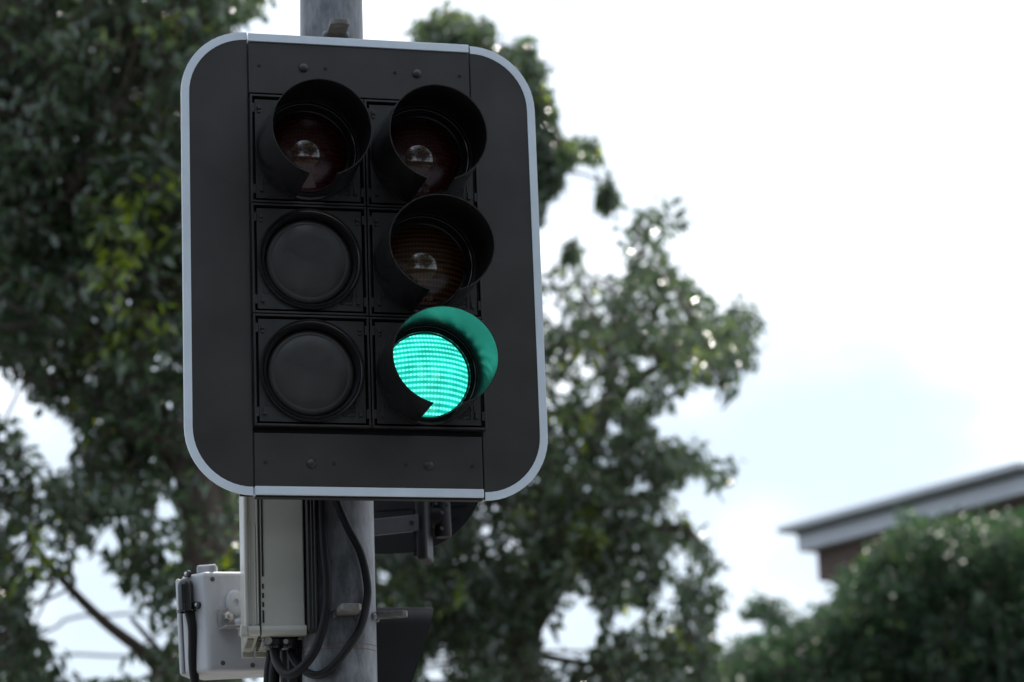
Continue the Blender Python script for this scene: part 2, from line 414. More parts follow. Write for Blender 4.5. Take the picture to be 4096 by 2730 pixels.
obj('shaft', bm, M['galv'], pole, smooth=40)
bm = nb(); box(bm, (0, 0, .012), (.36, .36, .024)); obj('base_plate', bm, M['galv'], pole, bevel=.004)
zb_ = at_y(1480, 2590, YP).z
M['rust'] = material('rust_line', (.14, .07, .04), .8, var=.4, scale=50)
for dz in (0, -.012):
    bm = nb(); c = pole_c(zb_+dz) - base; r = pole_r(zb_+dz)
    lathe(bm, [(r - .002, zb_+dz - .0009), (r + .0005, zb_+dz - .0007), (r + .0005, zb_+dz + .0007), (r - .002, zb_+dz + .0009)], (c.x, c.y, 0), axis='Z', n=48)
    obj('rust_seam', bm, M['rust'], pole)
def lug(px, py, ang, reach, tilt=0, wid=.046):
    """flat welded bar with a hole, pointing at ang (0 = towards camera)"""
    z = at_y(px, py, YP).z; c = pole_c(z) - base; r = pole_r(z)
    bm = nb(); n = 8; w = wid/2; t = .015
    o = [(-w, 0), (-w, reach - .008), (-w + .008, reach), (w - .008, reach), (w, reach - .008), (w, 0)]
    hole = [( .009*math.cos(2*PI*k/12), reach*.62 + .009*math.sin(2*PI*k/12)) for k in range(12)]
    rot = Matrix.Rotation(ang, 3, 'Z')
    def P(x, d, zz): return Vector((c.x, c.y, z)) + rot @ Vector((x, -(r - .006 + d), zz))
    a = [bm.verts.new(P(x, d, -t/2)) for x, d in o]; b = [bm.verts.new(P(x, d, t/2)) for x, d in o]
    bm.faces.new(a); bm.faces.new(b)
    for k in range(6): bm.faces.new((a[k], a[(k+1) % 6], b[(k+1) % 6], b[k]))
    g = obj('lug', bm, M['lug'], pole, bevel=.002)
    bm = nb(); ha = [bm.verts.new(P(x, d, -t/2 - .0006)) for x, d in hole]; bm.faces.new(ha)
    hb = [bm.verts.new(P(x, d, -t/2 - .0002)) for x, d in hole]; bm.faces.new(hb)
    for k in range(12): bm.faces.new((ha[k], ha[(k+1) % 12], hb[(k+1) % 12], hb[k]))
    obj('bolt_hole', bm, M['galv'], g)
    bm = nb()
    for sx in (-1, 1):
        bmesh.ops.create_icosphere(bm, subdivisions=2, radius=.0085, matrix=Matrix.Translation(P(sx*(w+.002), .006, -.004)) @ Matrix.Diagonal((1, 1, 1.2, 1)))
    box(bm, P(0, .003, -t/2-.002), (.001, .001, .001))
    obj('weld', bm, M['galv'], g, smooth=80)
    return g
lug(1348, 178, R(11), .098, wid=.048)
lug(1385, 2474, R(13), .10, wid=.05)
lug(1560, 2466, R(80), .085, wid=.03)

# ------------------------------------------------------------------ white plastic control box left of the pole
yb = 7.0
o0 = at_y(987, 2545, yb); e0 = at_y(1222, 2545, yb + .012)
th = R(8); Wb = (Vector((e0.x - o0.x, e0.y - o0.y))).length; Db = .31; Hb = .62
cb = thing('control_box', 'tall narrow white plastic equipment box fixed to the pole below the signal', 'equipment box', o0, th)
split = Wb*(1043-987)/(1222-987); slot = Wb*(1056-987)/(1222-987)
BH = .028   # height of the bottom bar
bm = nb(); box(bm, ((split + Wb)/2 + .0008, Db/2, Hb/2 + .002), (Wb - split - .0016, Db, Hb - .004)); body = obj('box_body', bm, M['white_plastic'], cb, bevel=.003)
bm = nb(); box(bm, (split/2 - .001, Db/2 + .004, Hb/2 + .002), (split - .002, Db, Hb - .004)); lid = obj('lid', bm, M['white_plastic'], cb, bevel=.006, seg=3)
bm = nb()
for x, z0, z1 in ((.009, .0, .25), (split - .011, .0, .24), (split - .005, 0, Hb-.03)):
    tube(bm, [(x, .0035, BH + z0), (x, .0035, BH + z1)], .0028, 8, smooth=False)
obj('rib', bm, M['white_plastic'], lid, smooth=60)
bm = nb(); tube(bm, [(.0015, .0035, BH - .01), (.0015, .0035, Hb)], .0062, 12, smooth=False); obj('corner_bead', bm, M['white_plastic'], lid, smooth=60)
bm = nb()
tube(bm, [(split + .003, .006, BH*.45), (Wb + .003, .006, BH*.45)], BH*.46, 20, smooth=False); box(bm, ((split+Wb)/2 + .002, .02, BH*.45), (Wb - split, .03, BH*.8)); obj('bottom_bar', bm, M['white_plastic'], body, smooth=40)
bm = nb(); tube(bm, [(.004, .006, BH*.45), (split - .002, .006, BH*.45)], BH*.46, 20, smooth=False); obj('bottom_bar', bm, M['white_plastic'], lid, smooth=40)
bm = nb(); box(bm, (-.004, .004, BH*.42), (.022, .012, BH*1.02)); k_ = obj('hinge_pin', bm, M['white_plastic'], lid, bevel=.003)
bm = nb(); box(bm, (-.005, -.003, BH*.42), (.014, .004, BH*.7)); obj('pin_face', bm, M['white_plastic'], k_, bevel=.001)
# bottoms: stepped underside and slots
bm = nb(); box(bm, ((split + Wb)/2, Db - .004, .002), (Wb - split - .004, .012, .022)); obj('back_rim', bm, M['white_plastic'], body, bevel=.002)
bm = nb(); box(bm, (split/2 - .001, Db, .002), (split - .004, .012, .022)); obj('back_rim', bm, M['white_plastic'], lid, bevel=.002)
bm = nb(); box(bm, (split/2 - .004, Db/2 - .01, .0032), (split - .018, .15, .003)); obj('label_plate', bm, material('label_grey', (.12, .12, .11), .3), lid)
sx_ = split + .007
for z0, z1 in [(.0, .03)] + [(.038 + .022*k, .050 + .022*k) for k in range(3)] + [(.112, .40), (.43, .445)]:
    bm = nb(); box(bm, (sx_, -.0003, BH + .003 + (z0+z1)/2), (.0045, .0022, z1-z0)); obj('slot', bm, M['dark'], body)
for k in range(9): bm = nb(); box(bm, (sx_ - .003, .04 + .028*k, .0035), (.007, .006 if k in (0,1,2,6,7,8) else .024, .003)); obj('slot', bm, M['dark'], body)
bm = nb(); tube(bm, [(split, -.0004, BH), (split, -.0004, Hb)], .0012, 6, smooth=False); obj('lid_gap', bm, M['dark'], body)
bm = nb(); box(bm, (Wb + .02, .12, .3), (.05, .05, .06)); obj('wall_mount', bm, M['bracket'], cb, bevel=.003)
bm = nb(); box(bm, (Wb + .02, .12, .52), (.05, .05, .06)); obj('wall_mount', bm, M['bracket'], cb, bevel=.003)

# ------------------------------------------------------------------ weathered equipment housing further left
P1 = at_y(838, 2688, 7.36); P1t = at_y(818, 2285, 7.36)
He = P1t.z - P1.z
a1, a2 = R(25), R(35)
wf = .23; ws = (128/F_PX*7.55)/math.cos(a2)
hx, hy = math.cos(a1), math.sin(a1); lx, ly = -math.cos(a2), math.sin(a2)
eb = thing('equipment_housing', 'weathered off white metal housing with a black cable entry on its left face', 'equipment box', P1)
eb.rotation_euler = (0, -R(2.2), 0)
q0 = (hx*wf, hy*wf); q1 = (0, 0); q2 = (lx*ws*.84, ly*ws*.84); q3 = (q2[0]+.03, q2[1]+.11); q4 = (q0[0]-.05, q0[1]+.10)
bm = nb(); prism_xy(bm, [q0, q1, q2, q3, q4], 0, He); body = obj('housing_body', bm, M['off_white'], eb, bevel=.012, seg=4)
s0, s1 = (lx*ws*.86, ly*ws*.86), (lx*ws, ly*ws)
bm = nb(); prism_xy(bm, [s0, s1, (s1[0]+.02, s1[1]+.12), (s0[0]+.03, s0[1]+.11)], .004, He - .004); obj('housing_lid', bm, M['off_white'], eb, bevel=.008, seg=3)
bm = nb(); tp = at_y(848, 2277, 7.38) - P1
box(bm, (tp.x - .005, tp.y + .03, He + .010), (.05, .04, .024)); lt = obj('lid_latch', bm, M['off_white'], eb, bevel=.005)
bm = nb(); lathe(bm, [(.006, 0), (.006, -.004), (0, -.004)], (tp.x + .010, tp.y + .010, He + .012), n=14); obj('latch_screw', bm, M['steel'], lt)
def on_front(px, py):   # point on the housing's front face plane (in housing frame)
    nrm = Vector((-hy, hx, 0)); d = ray(px, py); t = (P1 - CAM).dot(nrm)/d.dot(nrm); return CAM + d*t - P1
def on_left(px, py):
    nrm = Vector((-ly, lx, 0)); d = ray(px, py); t = (P1 - CAM).dot(nrm)/d.dot(nrm); return CAM + d*t - P1
rotf = Matrix.Rotation(a1, 3, 'Z')
for px, py in ((864, 2318), (893, 2655), (1012, 2668)):
    c = on_front(px, py); bm = nb()
    lathe(bm, [(.0062, .004), (.0062, -.0008), (.004, -.0016), (0, -.0016)], n=16)
    bmesh.ops.rotate(bm, verts=bm.verts, matrix=rotf, cent=(0, 0, 0)); bmesh.ops.translate(bm, verts=bm.verts, vec=c)
    obj('plug', bm, M['grime'], body)
bm = nb(); c = on_front(948, 2420)
lathe(bm, [(.03, .004), (.03, -.010), (.026, -.014), (.009, -.014), (.0085, -.010), (0, -.010)], n=28)
bmesh.ops.scale(bm, verts=bm.verts, vec=(.8, 1, 1.15)); bmesh.ops.rotate(bm, verts=bm.verts, matrix=rotf, cent=(0, 0, 0)); bmesh.ops.translate(bm, verts=bm.verts, vec=c)
obj('boss', bm, M['off_white'], body, smooth=50)
# L bracket with nut
bm = nb(); c = on_front(911, 2480)
box(bm, (0, -.008, 0), (.044, .006, .05)); box(bm, (.012, -.032, -.027), (.070, .055, .006), Matrix.Rotation(R(0), 3, 'X'))
bmesh.ops.rotate(bm, verts=bm.verts, matrix=rotf, cent=(0, 0, 0)); bmesh.ops.translate(bm, verts=bm.verts, vec=c)
lb = obj('angle_bracket', bm, M['bracket'], eb, bevel=.003)
bm = nb(); c = on_front(915, 2474)
lathe(bm, [(.0145, -.012), (.0145, -.014), (.0115, -.014), (.0115, -.022), (.010, -.0235), (.0055, -.0235), (.0055, -.028), (0, -.029)], n=6)
bmesh.ops.rotate(bm, verts=bm.verts, matrix=rotf, cent=(0, 0, 0)); bmesh.ops.translate(bm, verts=bm.verts, vec=c)
obj('hex_nut', bm, M['steel'], lb)
bm = nb(); c = on_front(952, 2540) + Vector((.02, -.04, 0))
lathe(bm, [(0, .03), (.019, .03), (.019, .02), (.017, .02), (.017, .006), (.012, .004), (.012, -.012), (0, -.014)], c, axis='Z', n=24)
obj('bush', bm, M['off_white'], lb, smooth=40)
# cable entry on the left face
g = on_left(768, 2385); rotl = Matrix.Rotation(-a2, 3, 'Z')
nl = rotl @ Vector((0, -1, 0))
gp = g + nl*.013
bm = nb()
prof = [(.0205, -.036), (.0205, .026)] + [(.0205*math.cos(a), .026 + .020*math.sin(a)) for a in [PI/2*k/5 for k in range(1, 6)]]
lathe(bm, [(.017, -.034)] + prof, gp, axis='Z', n=28); lathe(bm, [(.016, -.040), (.0245, -.040), (.0245, -.036), (.016, -.036)], gp, axis='Z', n=28, closed=True)
ce = obj('cable_entry', bm, M['gloss_plastic'], eb, smooth=40)
for dz, dx in ((.058, .002), (-.026, .030)):
    c = g + (rotl @ Vector((dx, -.005, dz)))
    bm = nb(); lathe(bm, [(.0095, .006), (.0095, -.004), (0, -.004)], n=16)
    bmesh.ops.rotate(bm, verts=bm.verts, matrix=rotl, cent=(0, 0, 0)); bmesh.ops.translate(bm, verts=bm.verts, vec=c); e_ = obj('fixing_ear', bm, M['gloss_plastic'], ce, smooth=40)
    bm = nb(); lathe(bm, [(.005, 0), (.005, -.006), (.003, -.007), (0, -.007)], n=12)
    bmesh.ops.rotate(bm, verts=bm.verts, matrix=rotl, cent=(0, 0, 0)); bmesh.ops.translate(bm, verts=bm.verts, vec=c); obj('ear_screw', bm, M['steel'], ce, smooth=40)

# ------------------------------------------------------------------ cables
def Z3(zx, zy): return (680 + .4975*zx, 1950 + .4975*zy)
def cable(zpts, ys, rad, label, name='cable'):
    pts = [at_y(*Z3(x, y), yy) for (x, y), yy in zip(zpts, ys)]
    bm = nb(); tube(bm, [p - pts[0] for p in pts], rad, 16)
    o = obj(name, bm, M['rubber'], smooth=60); o.location = pts[0]
    return tag(o, label, 'cable', 'black cables around the pole')
cable([(1210, -60), (1215, 90), (1235, 450), (1262, 750), (1252, 1000), (1180, 1280), (1060, 1450), (945, 1505), (865, 1420), (835, 1300), (838, 1200)],
      [6.99, 6.985, 6.975, 6.97, 6.97, 6.97, 6.98, 7.0, 7.03, 7.06, 7.07], .0110, 'thick black cable hanging straight down then hooking back up to the white box')
cable([(1310, -60), (1335, 90), (1420, 300), (1530, 520), (1583, 750), (1583, 920), (1530, 1130), (1405, 1325), (1280, 1465), (1185, 1510), (1085, 1480), (1005, 1400), (960, 1290), (955, 1200)],
      [6.97, 6.975, 6.985, 7.0, 7.01, 7.01, 6.99, 6.975, 6.98, 7.0, 7.03, 7.06, 7.08, 7.085], .0096, 'black cable bowing out across the front of the grey pole in a wide loop')
gl = at_y(*Z3(892, 1235), 7.075)
gt = thing('cable_gland', 'black twin cable gland with hose clamps under the white box', 'cable gland', gl)
bm = nb()
for zx in (830, 950):
    c = at_y(*Z3(zx, 1235), 7.07 if zx < 900 else 7.08) - gl
    lathe(bm, [(0, .028), (.025, .028), (.025, .008), (.022, .004), (.022, -.02), (.0165, -.024)], c, axis='Z', n=20)
obj('gland_body', bm, M['gloss_plastic'], gt, smooth=40)
bm = nb(); c = at_y(*Z3(795, 1237), 7.045) - gl; lathe(bm, [(.009, 0), (.009, -.012), (0, -.012)], c, n=10); obj('clamp_screw', bm, M['steel'], gt, smooth=40)
bm = nb(); c = at_y(*Z3(933, 1243), 7.05) - gl; lathe(bm, [(.006, 0), (.006, -.008), (0, -.008)], c, n=10); obj('clamp_screw', bm, M['steel'], gt, smooth=40)
bm = nb()
for zx in (830, 950):
    c = at_y(*Z3(zx, 1250), 7.07 if zx < 900 else 7.08) - gl
    lathe(bm, [(.0235, .006), (.026, .006), (.026, -.008), (.0235, -.008)], c, axis='Z', n=20, closed=True)
obj('hose_clamp', bm, M['plastic'], gt, smooth=40)
# left cable below the entry
pts = [P1 + gp + Vector((0, 0, -.034)), at_y(768, 2500, 7.38), at_y(771, 2560, 7.385), at_y(772, 2650, 7.39), at_y(784, 2760, 7.4), at_y(800, 2900, 7.4), at_y(800, 3400, 7.4)]
bm = nb(); tube(bm, [p - pts[0] for p in pts], .0118, 16); o = obj('cable', bm, M['rubber'], smooth=60); o.location = pts[0]
tag(o, 'grey black cable dropping from the dome shaped entry of the off white housing', 'cable', 'black cables around the pole')
for k, (zx, yy, rr, lab) in enumerate(((790, 7.17, .012, 'thin dark cable running down beside the off white housing, left of its neighbour'), (835, 7.16, .014, 'dark cable running down between a thinner cable and the black cable cover'))):
    pts = [at_y(*Z3(zx + 30, 1250), yy), at_y(*Z3(zx + 18, 1380), yy), at_y(*Z3(zx, 1568), yy), at_y(*Z3(zx, 2200), yy + .03)]
    bm = nb(); tube(bm, [p - pts[0] for p in pts], rr, 12); o = obj('cable', bm, M['rubber'], smooth=60); o.location = pts[0]
    tag(o, lab, 'cable', 'black cables around the pole')
# black cable cover strapped to the left side of the pole
pc = at_y(*Z3(960, 1568), 7.13); pcx = at_y(*Z3(1066, 1568), 7.13).x - pc.x
bm = nb(); box(bm, (.01, 0, 0.02), (pcx*2, .05, 1.2)); box(bm, (.01, -.028, .02), (.03, .012, 1.2)); o = obj('cable_cover', bm, M['plastic'], bevel=.006); o.location = pc + Vector((0, .02, -.22))
tag(o, 'black plastic cable cover strapped against the left side of the pole', 'cable cover')

# black channel between the white box and the pole
ch0 = at_y(*Z3(1096, 600), 6.975); ch1 = at_y(*Z3(1180, 600), 6.975); zt_ = at_y(*Z3(1140, -80), 6.975).z; zb2 = at_y(*Z3(1140, 1150), 6.975).z
bm = nb(); wch = (ch1 - ch0).length
box(bm, (0, .05, (zt_-zb2)/2), (wch, .10, zt_-zb2))
for k in (-.3, 0.05, .36): box(bm, (k*wch, -.003, (zt_-zb2)/2), (wch*.16, .006, zt_-zb2 - .004))
o = obj('ribbed_strip', bm, M['plastic'], bevel=.002); o.location = ((ch0.x+ch1.x)/2, 6.975, zb2)
tag(o, 'black ribbed upright channel squeezed between the white box and the pole', 'strip')

# ------------------------------------------------------------------ rear facing signal seen from behind, right of the pole
YR = 7.62
rs0 = at_y(1600, 2210, YR)
rs = thing('rear_signal', 'black traffic signal facing away, its curved board showing below the bright border', 'traffic light', rs0)
rz = -R(8)
rs.rotation_euler = (0, 0, rz)
irot = Matrix.Rotation(-rz, 3, 'Z')
def rl(px, py, dy=0):
    nrm = Matrix.Rotation(rz, 3, 'Z') @ Vector((0, 1, 0)); d = ray(px, py); t = ((rs0 - CAM).dot(nrm) + dy)/d.dot(nrm)
    return irot @ (CAM + d*t - rs0)
a_ = rl(1505, 2222); b_ = rl(1936, 2003)
xr = b_.x + .004; zb0 = rl(1600, 2214).z; xl = xr - .47
Rr = .21
def board_poly(ins):
    p = []
    for cx, cz, a0 in ((xr-Rr, zb0+Rr, -90), (xr-Rr, zb0+1.05-Rr, 0), (xl+Rr, zb0+1.05-Rr, 90), (xl+Rr, zb0+Rr, 180)):
        p += arc(cx, cz, Rr - ins, a0, a0 + 90, 16)
    return p
bm = nb(); prism_xz(bm, board_poly(0), 0, .004); obj('target_board', bm, M['hood'], rs)
bm = nb(); po, pi_ = board_poly(.004), board_poly(.022)
rows = [[bm.verts.new((x, y, z)) for x, z in q] for q, y in ((po, .0042), (po, .008), (pi_, .008), (pi_, .0045))]
for A, B in zip(rows, rows[1:]):
    for k in range(len(A)): bm.faces.new((A[k], A[(k+1) % len(A)], B[(k+1) % len(A)], B[k]))
obj('border', bm, M['border'], rs)
bm = nb()
lz = rl(1950, 2075).z
for k in range(7): box(bm, (xr - .17, -.002, zb0 + .085 + .033*k), (.24 - (.05 if k < 1 else 0), .004, .003))
obj('rib', bm, M['hood'], rs)
c0, c1 = rl(1668, 2110, -.12), rl(1714, 2110, -.12); zbt = rl(1690, 2246, -.12).z
bm = nb(); box(bm, ((c0.x+c1.x)/2, -.10, zbt + .30), (c1.x - c0.x, .10, .60)); hs = obj('lamp_housing', bm, M['hood'], rs, bevel=.010, seg=3)
bm = nb()
for k in range(8): box(bm, (c0.x - .003, -.10, zbt + .03 + .033*k), (.010, .096, .0025)); 
box(bm, (c0.x - .002, -.10, zbt + .2), (.008, .09, .38))
obj('housing_seam', bm, M['hood'], hs)
bm = nb(); wd = rl(1795, 2100, -.1).x - rl(1729, 2100, -.1).x; kc = rl(1762, 2100, -.1); kb = rl(1762, 2140, -.1).z
lathe(bm, [(0, kb), (wd*.44, kb), (wd*.5, kb+.006), (wd*.5, kb + .085), (wd*.42, kb + .10), (wd*.42, kb+.2), (0, kb + .2)], (kc.x, -.06, 0), axis='Z', n=32)
tube(bm, [(c1.x - .01, -.06, kb + .055), (kc.x, -.06, kb + .055)], .028, 20, smooth=False)
kn = obj('knuckle_mount', bm, M['hood'], rs, smooth=40)
for px, py in ((1738, 2010), (1785, 2010), (1762, 2047), (1762, 2110)):
    q = rl(px, py, -.1); bm = nb(); lathe(bm, [(.0045, 0), (.0045, -.006), (.002, -.007), (0, -.005)], (q.x, -.06 - wd*.48 + (.008 if px != 1762 else 0), q.z), n=12)
    obj('mount_screw', bm, M['grey_arm'], kn, smooth=40)
bm = nb(); A0, A1 = rl(1500, 2101, -.2), rl(1690, 2086, -.16)
A0.y, A1.y = -.14, -.14
hgt = (rl(1600, 2062, -.14).z - rl(1600, 2128, -.14).z)/2
prism_xz(bm, [(A0.x - .12, A0.z - hgt), (A1.x, A1.z - hgt), (A1.x, A1.z + hgt), (A0.x - .12, A0.z + hgt)], -.15, -.138)
ar = obj('support_arm', bm, M['grey_arm'], rs, bevel=.002)
bm = nb(); q = rl(1646, 2092, -.15); lathe(bm, [(.0055, 0), (.0055, -.003), (0, -.003)], (q.x, -.15, q.z), n=14); obj('arm_hole', bm, M['dark'], ar)

# ------------------------------------------------------------------ side facing lamp hood, lower right
YH = 7.22
h0 = at_y(1500, 2600, YH)
hd = thing('pedestrian_signal', 'dark hooded signal lamp pointing right, half hidden behind the lower pole', 'traffic light', h0)
ah = R(14)
hd.rotation_euler = (0, 0, ah)
ih = Matrix.Rotation(-ah, 3, 'Z')
def hl(px, py, dy=0):
    nrm = Matrix.Rotation(ah, 3, 'Z') @ Vector((0, 1, 0)); d = ray(px, py); t = ((h0 - CAM).dot(nrm) + dy)/d.dot(nrm)
    return ih @ (CAM + d*t - h0)
tl, tr, brr = hl(1500, 2409), hl(1742, 2428), hl(1650, 2730)
mid = hl(1710, 2610)
ztop = (tl.z + tr.z)/2; bm = nb()
edge = sorted((hl(px, py).z, hl(px, py).x) for px, py in ((1742, 2428), (1724, 2491), (1713, 2529), (1686, 2614), (1662, 2686), (1647, 2730)))
def xfront(z):
    z = min(z, edge[-1][0])
    if z < edge[0][0]: return edge[0][1] + (z - edge[0][0])*.3
    return float(np.interp(z, [e[0] for e in edge], [e[1] for e in edge]))
prof = []
Rh = .10; nn = 10
zlow = ztop - .34
sec = [(-.0, zlow)] + [(0, zlow + (ztop - .05 - zlow)*k/8) for k in range(1, 9)] + [(.05 - .05*math.cos(R(90*k/6)), ztop - .05 + .05*math.sin(R(90*k/6))) for k in range(1, 7)]
sec += [(.20 - y, z) for y, z in sec[::-1]]
ring0 = []; ring1 = []; ring0i = []; ring1i = []
for k, (y, z) in enumerate(sec):
    zi = min(z, ztop - .004); yi = y + (.003 if y < .1 else -.003)
    ring0.append(bm.verts.new((tl.x - .12, y, z))); ring1.append(bm.verts.new((xfront(z), y, z)))
    ring0i.append(bm.verts.new((tl.x - .12, yi, zi))); ring1i.append(bm.verts.new((xfront(z), yi, zi)))
for A, B in ((ring0, ring1), (ring1, ring1i), (ring1i, ring0i), (ring0i, ring0)):
    for k in range(len(sec)-1): bm.faces.new((A[k], A[k+1], B[k+1], B[k]))
obj('hood', bm, M['hood'], hd, smooth=40)
bm = nb(); box(bm, (tl.x - .17, .10, ztop - .17), (.12, .24, .36)); obj('lamp_housing', bm, M['plastic'], hd, bevel=.01)
bm = nb(); box(bm, (tl.x - .105, .10, ztop - .17), (.006, .18, .30)); obj('lens', bm, M['red_lens'], hd, bevel=.004)

# ------------------------------------------------------------------ foliage
S = 4096/2353.0
def inside(poly, X, Y):
    poly = np.array(poly, float); n = len(poly); r = np.zeros(len(X), bool); j = n-1
    for i in range(n):
        xi, yi, xj, yj = *poly[i], *poly[j]
        r ^= ((yi > Y) != (yj > Y)) & (X < (xj-xi)*(Y-yi)/((yj-yi) + 1e-12) + xi); j = i
    return r
def leaf_material(name, c1, c2, young, trans=.42, rough=.24, spec=1.0):
    m = bpy.data.materials.new(name); m.use_nodes = True
    n = m.node_tree.nodes; l = m.node_tree.links; n.clear()
    o = n.new('ShaderNodeOutputMaterial'); at = n.new('ShaderNodeAttribute'); at.attribute_name = 'leaf'
    s = n.new('ShaderNodeSeparateXYZ'); l.new(at.outputs['Vector'], s.inputs[0])
    m1 = n.new('ShaderNodeMixRGB'); m1.inputs[1].default_value = (*c1, 1); m1.inputs[2].default_value = (*c2, 1); l.new(s.outputs['X'], m1.inputs[0])
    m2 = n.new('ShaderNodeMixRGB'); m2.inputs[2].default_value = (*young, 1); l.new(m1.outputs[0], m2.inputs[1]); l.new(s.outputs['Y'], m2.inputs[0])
    pb = n.new('ShaderNodeBsdfPrincipled'); pb.inputs['Roughness'].default_value = rough; pb.inputs['Specular IOR Level'].default_value = spec
    l.new(m2.outputs[0], pb.inputs['Base Color'])
    tr = n.new('ShaderNodeBsdfTranslucent'); hs = n.new('ShaderNodeHueSaturation'); hs.inputs['Saturation'].default_value = 1.2; hs.inputs['Value'].default_value = 2.0
    hs.inputs['Hue'].default_value = .47
    l.new(m2.outputs[0], hs.inputs['Color']); l.new(hs.outputs[0], tr.inputs['Color'])
    mx = n.new('ShaderNodeMixShader'); mx.inputs[0].default_value = trans; l.new(pb.outputs[0], mx.inputs[1]); l.new(tr.outputs[0], mx.inputs[2]); l.new(mx.outputs[0], o.inputs[0])
    return m
def leaf_mesh(name, P, A, Nn, ln, wd, tone, young, mat, parent, twigs=None):
    """rhombic folded leaves: P base, A axis, Nn normal"""
    n = len(P)
    A = A/np.linalg.norm(A, axis=1, keepdims=True); B = np.cross(A, Nn); B /= np.linalg.norm(B, axis=1, keepdims=True) + 1e-9; Nn = np.cross(B, A)
    ln = ln[:, None]; wd = wd[:, None]
    V = np.empty((n, 6, 3))
    V[:, 0] = P; V[:, 3] = P + A*ln - Nn*ln*.12
    V[:, 1] = P + A*ln*.30 + B*wd*.46 + Nn*wd*.16; V[:, 5] = P + A*ln*.30 - B*wd*.46 + Nn*wd*.16
    V[:, 2] = P + A*ln*.68 + B*wd*.36 + Nn*wd*.08; V[:, 4] = P + A*ln*.68 - B*wd*.36 + Nn*wd*.08
    F = np.array([[0, 1, 2, 3], [0, 3, 4, 5]])[None] + (np.arange(n)*6)[:, None, None]
    V = V.reshape(-1, 3); F = F.reshape(-1, 4); mi = np.zeros(len(F), np.int32)
    if twigs is not None:                                     # thin three-sided twigs: start, end, radius
        T0, T1, tr = twigs; k = len(T0); d = T1 - T0; d /= np.linalg.norm(d, axis=1, keepdims=True) + 1e-9
        u = np.cross(d, np.array([.3, .5, .81])); u /= np.linalg.norm(u, axis=1, keepdims=True); v = np.cross(d, u)
        W = np.empty((k, 6, 3))
        for j in range(3):
            o_ = (u*math.cos(2*PI*j/3) + v*math.sin(2*PI*j/3))*tr[:, None]
            W[:, j] = T0 + o_; W[:, 3+j] = T1 + o_*.35
        G = (np.array([[0, 1, 4, 3], [1, 2, 5, 4], [2, 0, 3, 5]])[None] + (np.arange(k)*6)[:, None, None]).reshape(-1, 4) + len(V)
        V = np.concatenate([V, W.reshape(-1, 3)]); F = np.concatenate([F, G]); mi = np.concatenate([mi, np.ones(len(G), np.int32)])
    me = bpy.data.meshes.new(name); me.vertices.add(len(V)); me.vertices.foreach_set('co', V.reshape(-1))
    me.loops.add(len(F)*4); me.loops.foreach_set('vertex_index', F.reshape(-1).astype(np.int32))
    me.polygons.add(len(F)); me.polygons.foreach_set('loop_start', (np.arange(len(F))*4).astype(np.int32))
    me.polygons.foreach_set('material_index', mi)
    me.update(); me.validate()
    at = me.attributes.new('leaf', 'FLOAT_VECTOR', 'POINT')
    d = np.zeros((n, 6, 3)); d[:, :, 0] = tone[:, None]; d[:, :, 1] = young[:, None]
    d = d.reshape(-1, 3); d = np.concatenate([d, np.zeros((len(V) - len(d), 3))])
    at.data.foreach_set('vector', d.reshape(-1)); me.materials.append(mat); me.materials.append(M['bark'])
    o = bpy.data.objects.new(name, me); C.objects.link(o); o.parent = parent
    return o
def scatter(polys, gaps, y0, y1, n_clump, per, rad, sunlit_pts=(), jit=14, youngp=.04):
    """clump centres inside the outlines (photo units of 2353 px width), each at its own depth y0..y1; returns leaf bases, axes, normals, clump ids, young"""
    X, Y, D = [], [], []
    tot = 0
    areas = []
    for p in polys:
        q = np.array(p, float); areas.append(abs(np.dot(q[:, 0], np.roll(q[:, 1], 1)) - np.dot(q[:, 1], np.roll(q[:, 0], 1)))/2)
    areas = np.array(areas)
    for p, a in zip(polys, areas):
        q = np.array(p, float); k = max(3, int(n_clump*a/areas.sum())); got = 0
        while got < k:
            xs = rng.uniform(q[:, 0].min(), q[:, 0].max(), 400); ys = rng.uniform(q[:, 1].min(), q[:, 1].max(), 400)
            m = inside(p, xs, ys)
            for gpoly in gaps: m &= ~inside(gpoly, xs, ys)
            xs, ys = xs[m][:k-got], ys[m][:k-got]; X += list(xs); Y += list(ys); got += len(xs)
    X, Y = np.array(X), np.array(Y); D = rng.uniform(y0, y1, len(X))
    ctr = np.array([tuple(at_y(x*S, y*S, d)) for x, y, d in zip(X, Y, D)])
    nC = len(ctr)
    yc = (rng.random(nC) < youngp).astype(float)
    for (yx, yy, yr) in [(a_1, b_1, c_1*.8) for a_1, b_1, c_1 in sunlit_pts]:  # clumps at these spots get the sunlit look through their leaf colour
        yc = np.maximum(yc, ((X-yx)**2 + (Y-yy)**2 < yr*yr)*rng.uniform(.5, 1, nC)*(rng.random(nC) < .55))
    cid = np.repeat(np.arange(nC), per)
    n = len(cid)
    # twigs: each clump is 4 twigs
    tw = rng.integers(0, 4, n)
    tdir = rng.normal(size=(nC, 4, 3)); tdir[:, :, 2] -= .25; tdir /= np.linalg.norm(tdir, axis=2, keepdims=True)
    td = tdir[cid, tw]
    s = rng.random(n)**.7
    P = ctr[cid] + td*(s*rad*1.25)[:, None] + rng.normal(size=(n, 3))*rad*.22
    A = td*.7 + rng.normal(size=(n, 3))*.6 + np.array([0, 0, -.55])
    Nn = rng.normal(size=(n, 3))*.55 + np.array([0, -.15, .8])
    px, py = project(P + A*.03); px, py = px/S, py/S
    ok = np.zeros(n, bool)
    jx, jy = rng.normal(size=n)*jit, rng.normal(size=n)*jit
    for p in polys: ok |= inside(p, px + jx, py + jy)
    for gpoly in gaps: ok &= ~inside(gpoly, px + jx*.6, py + jy*.6)
    return P[ok], A[ok], Nn[ok], cid[ok], yc[cid[ok]], ctr, tdir*rad*1.3
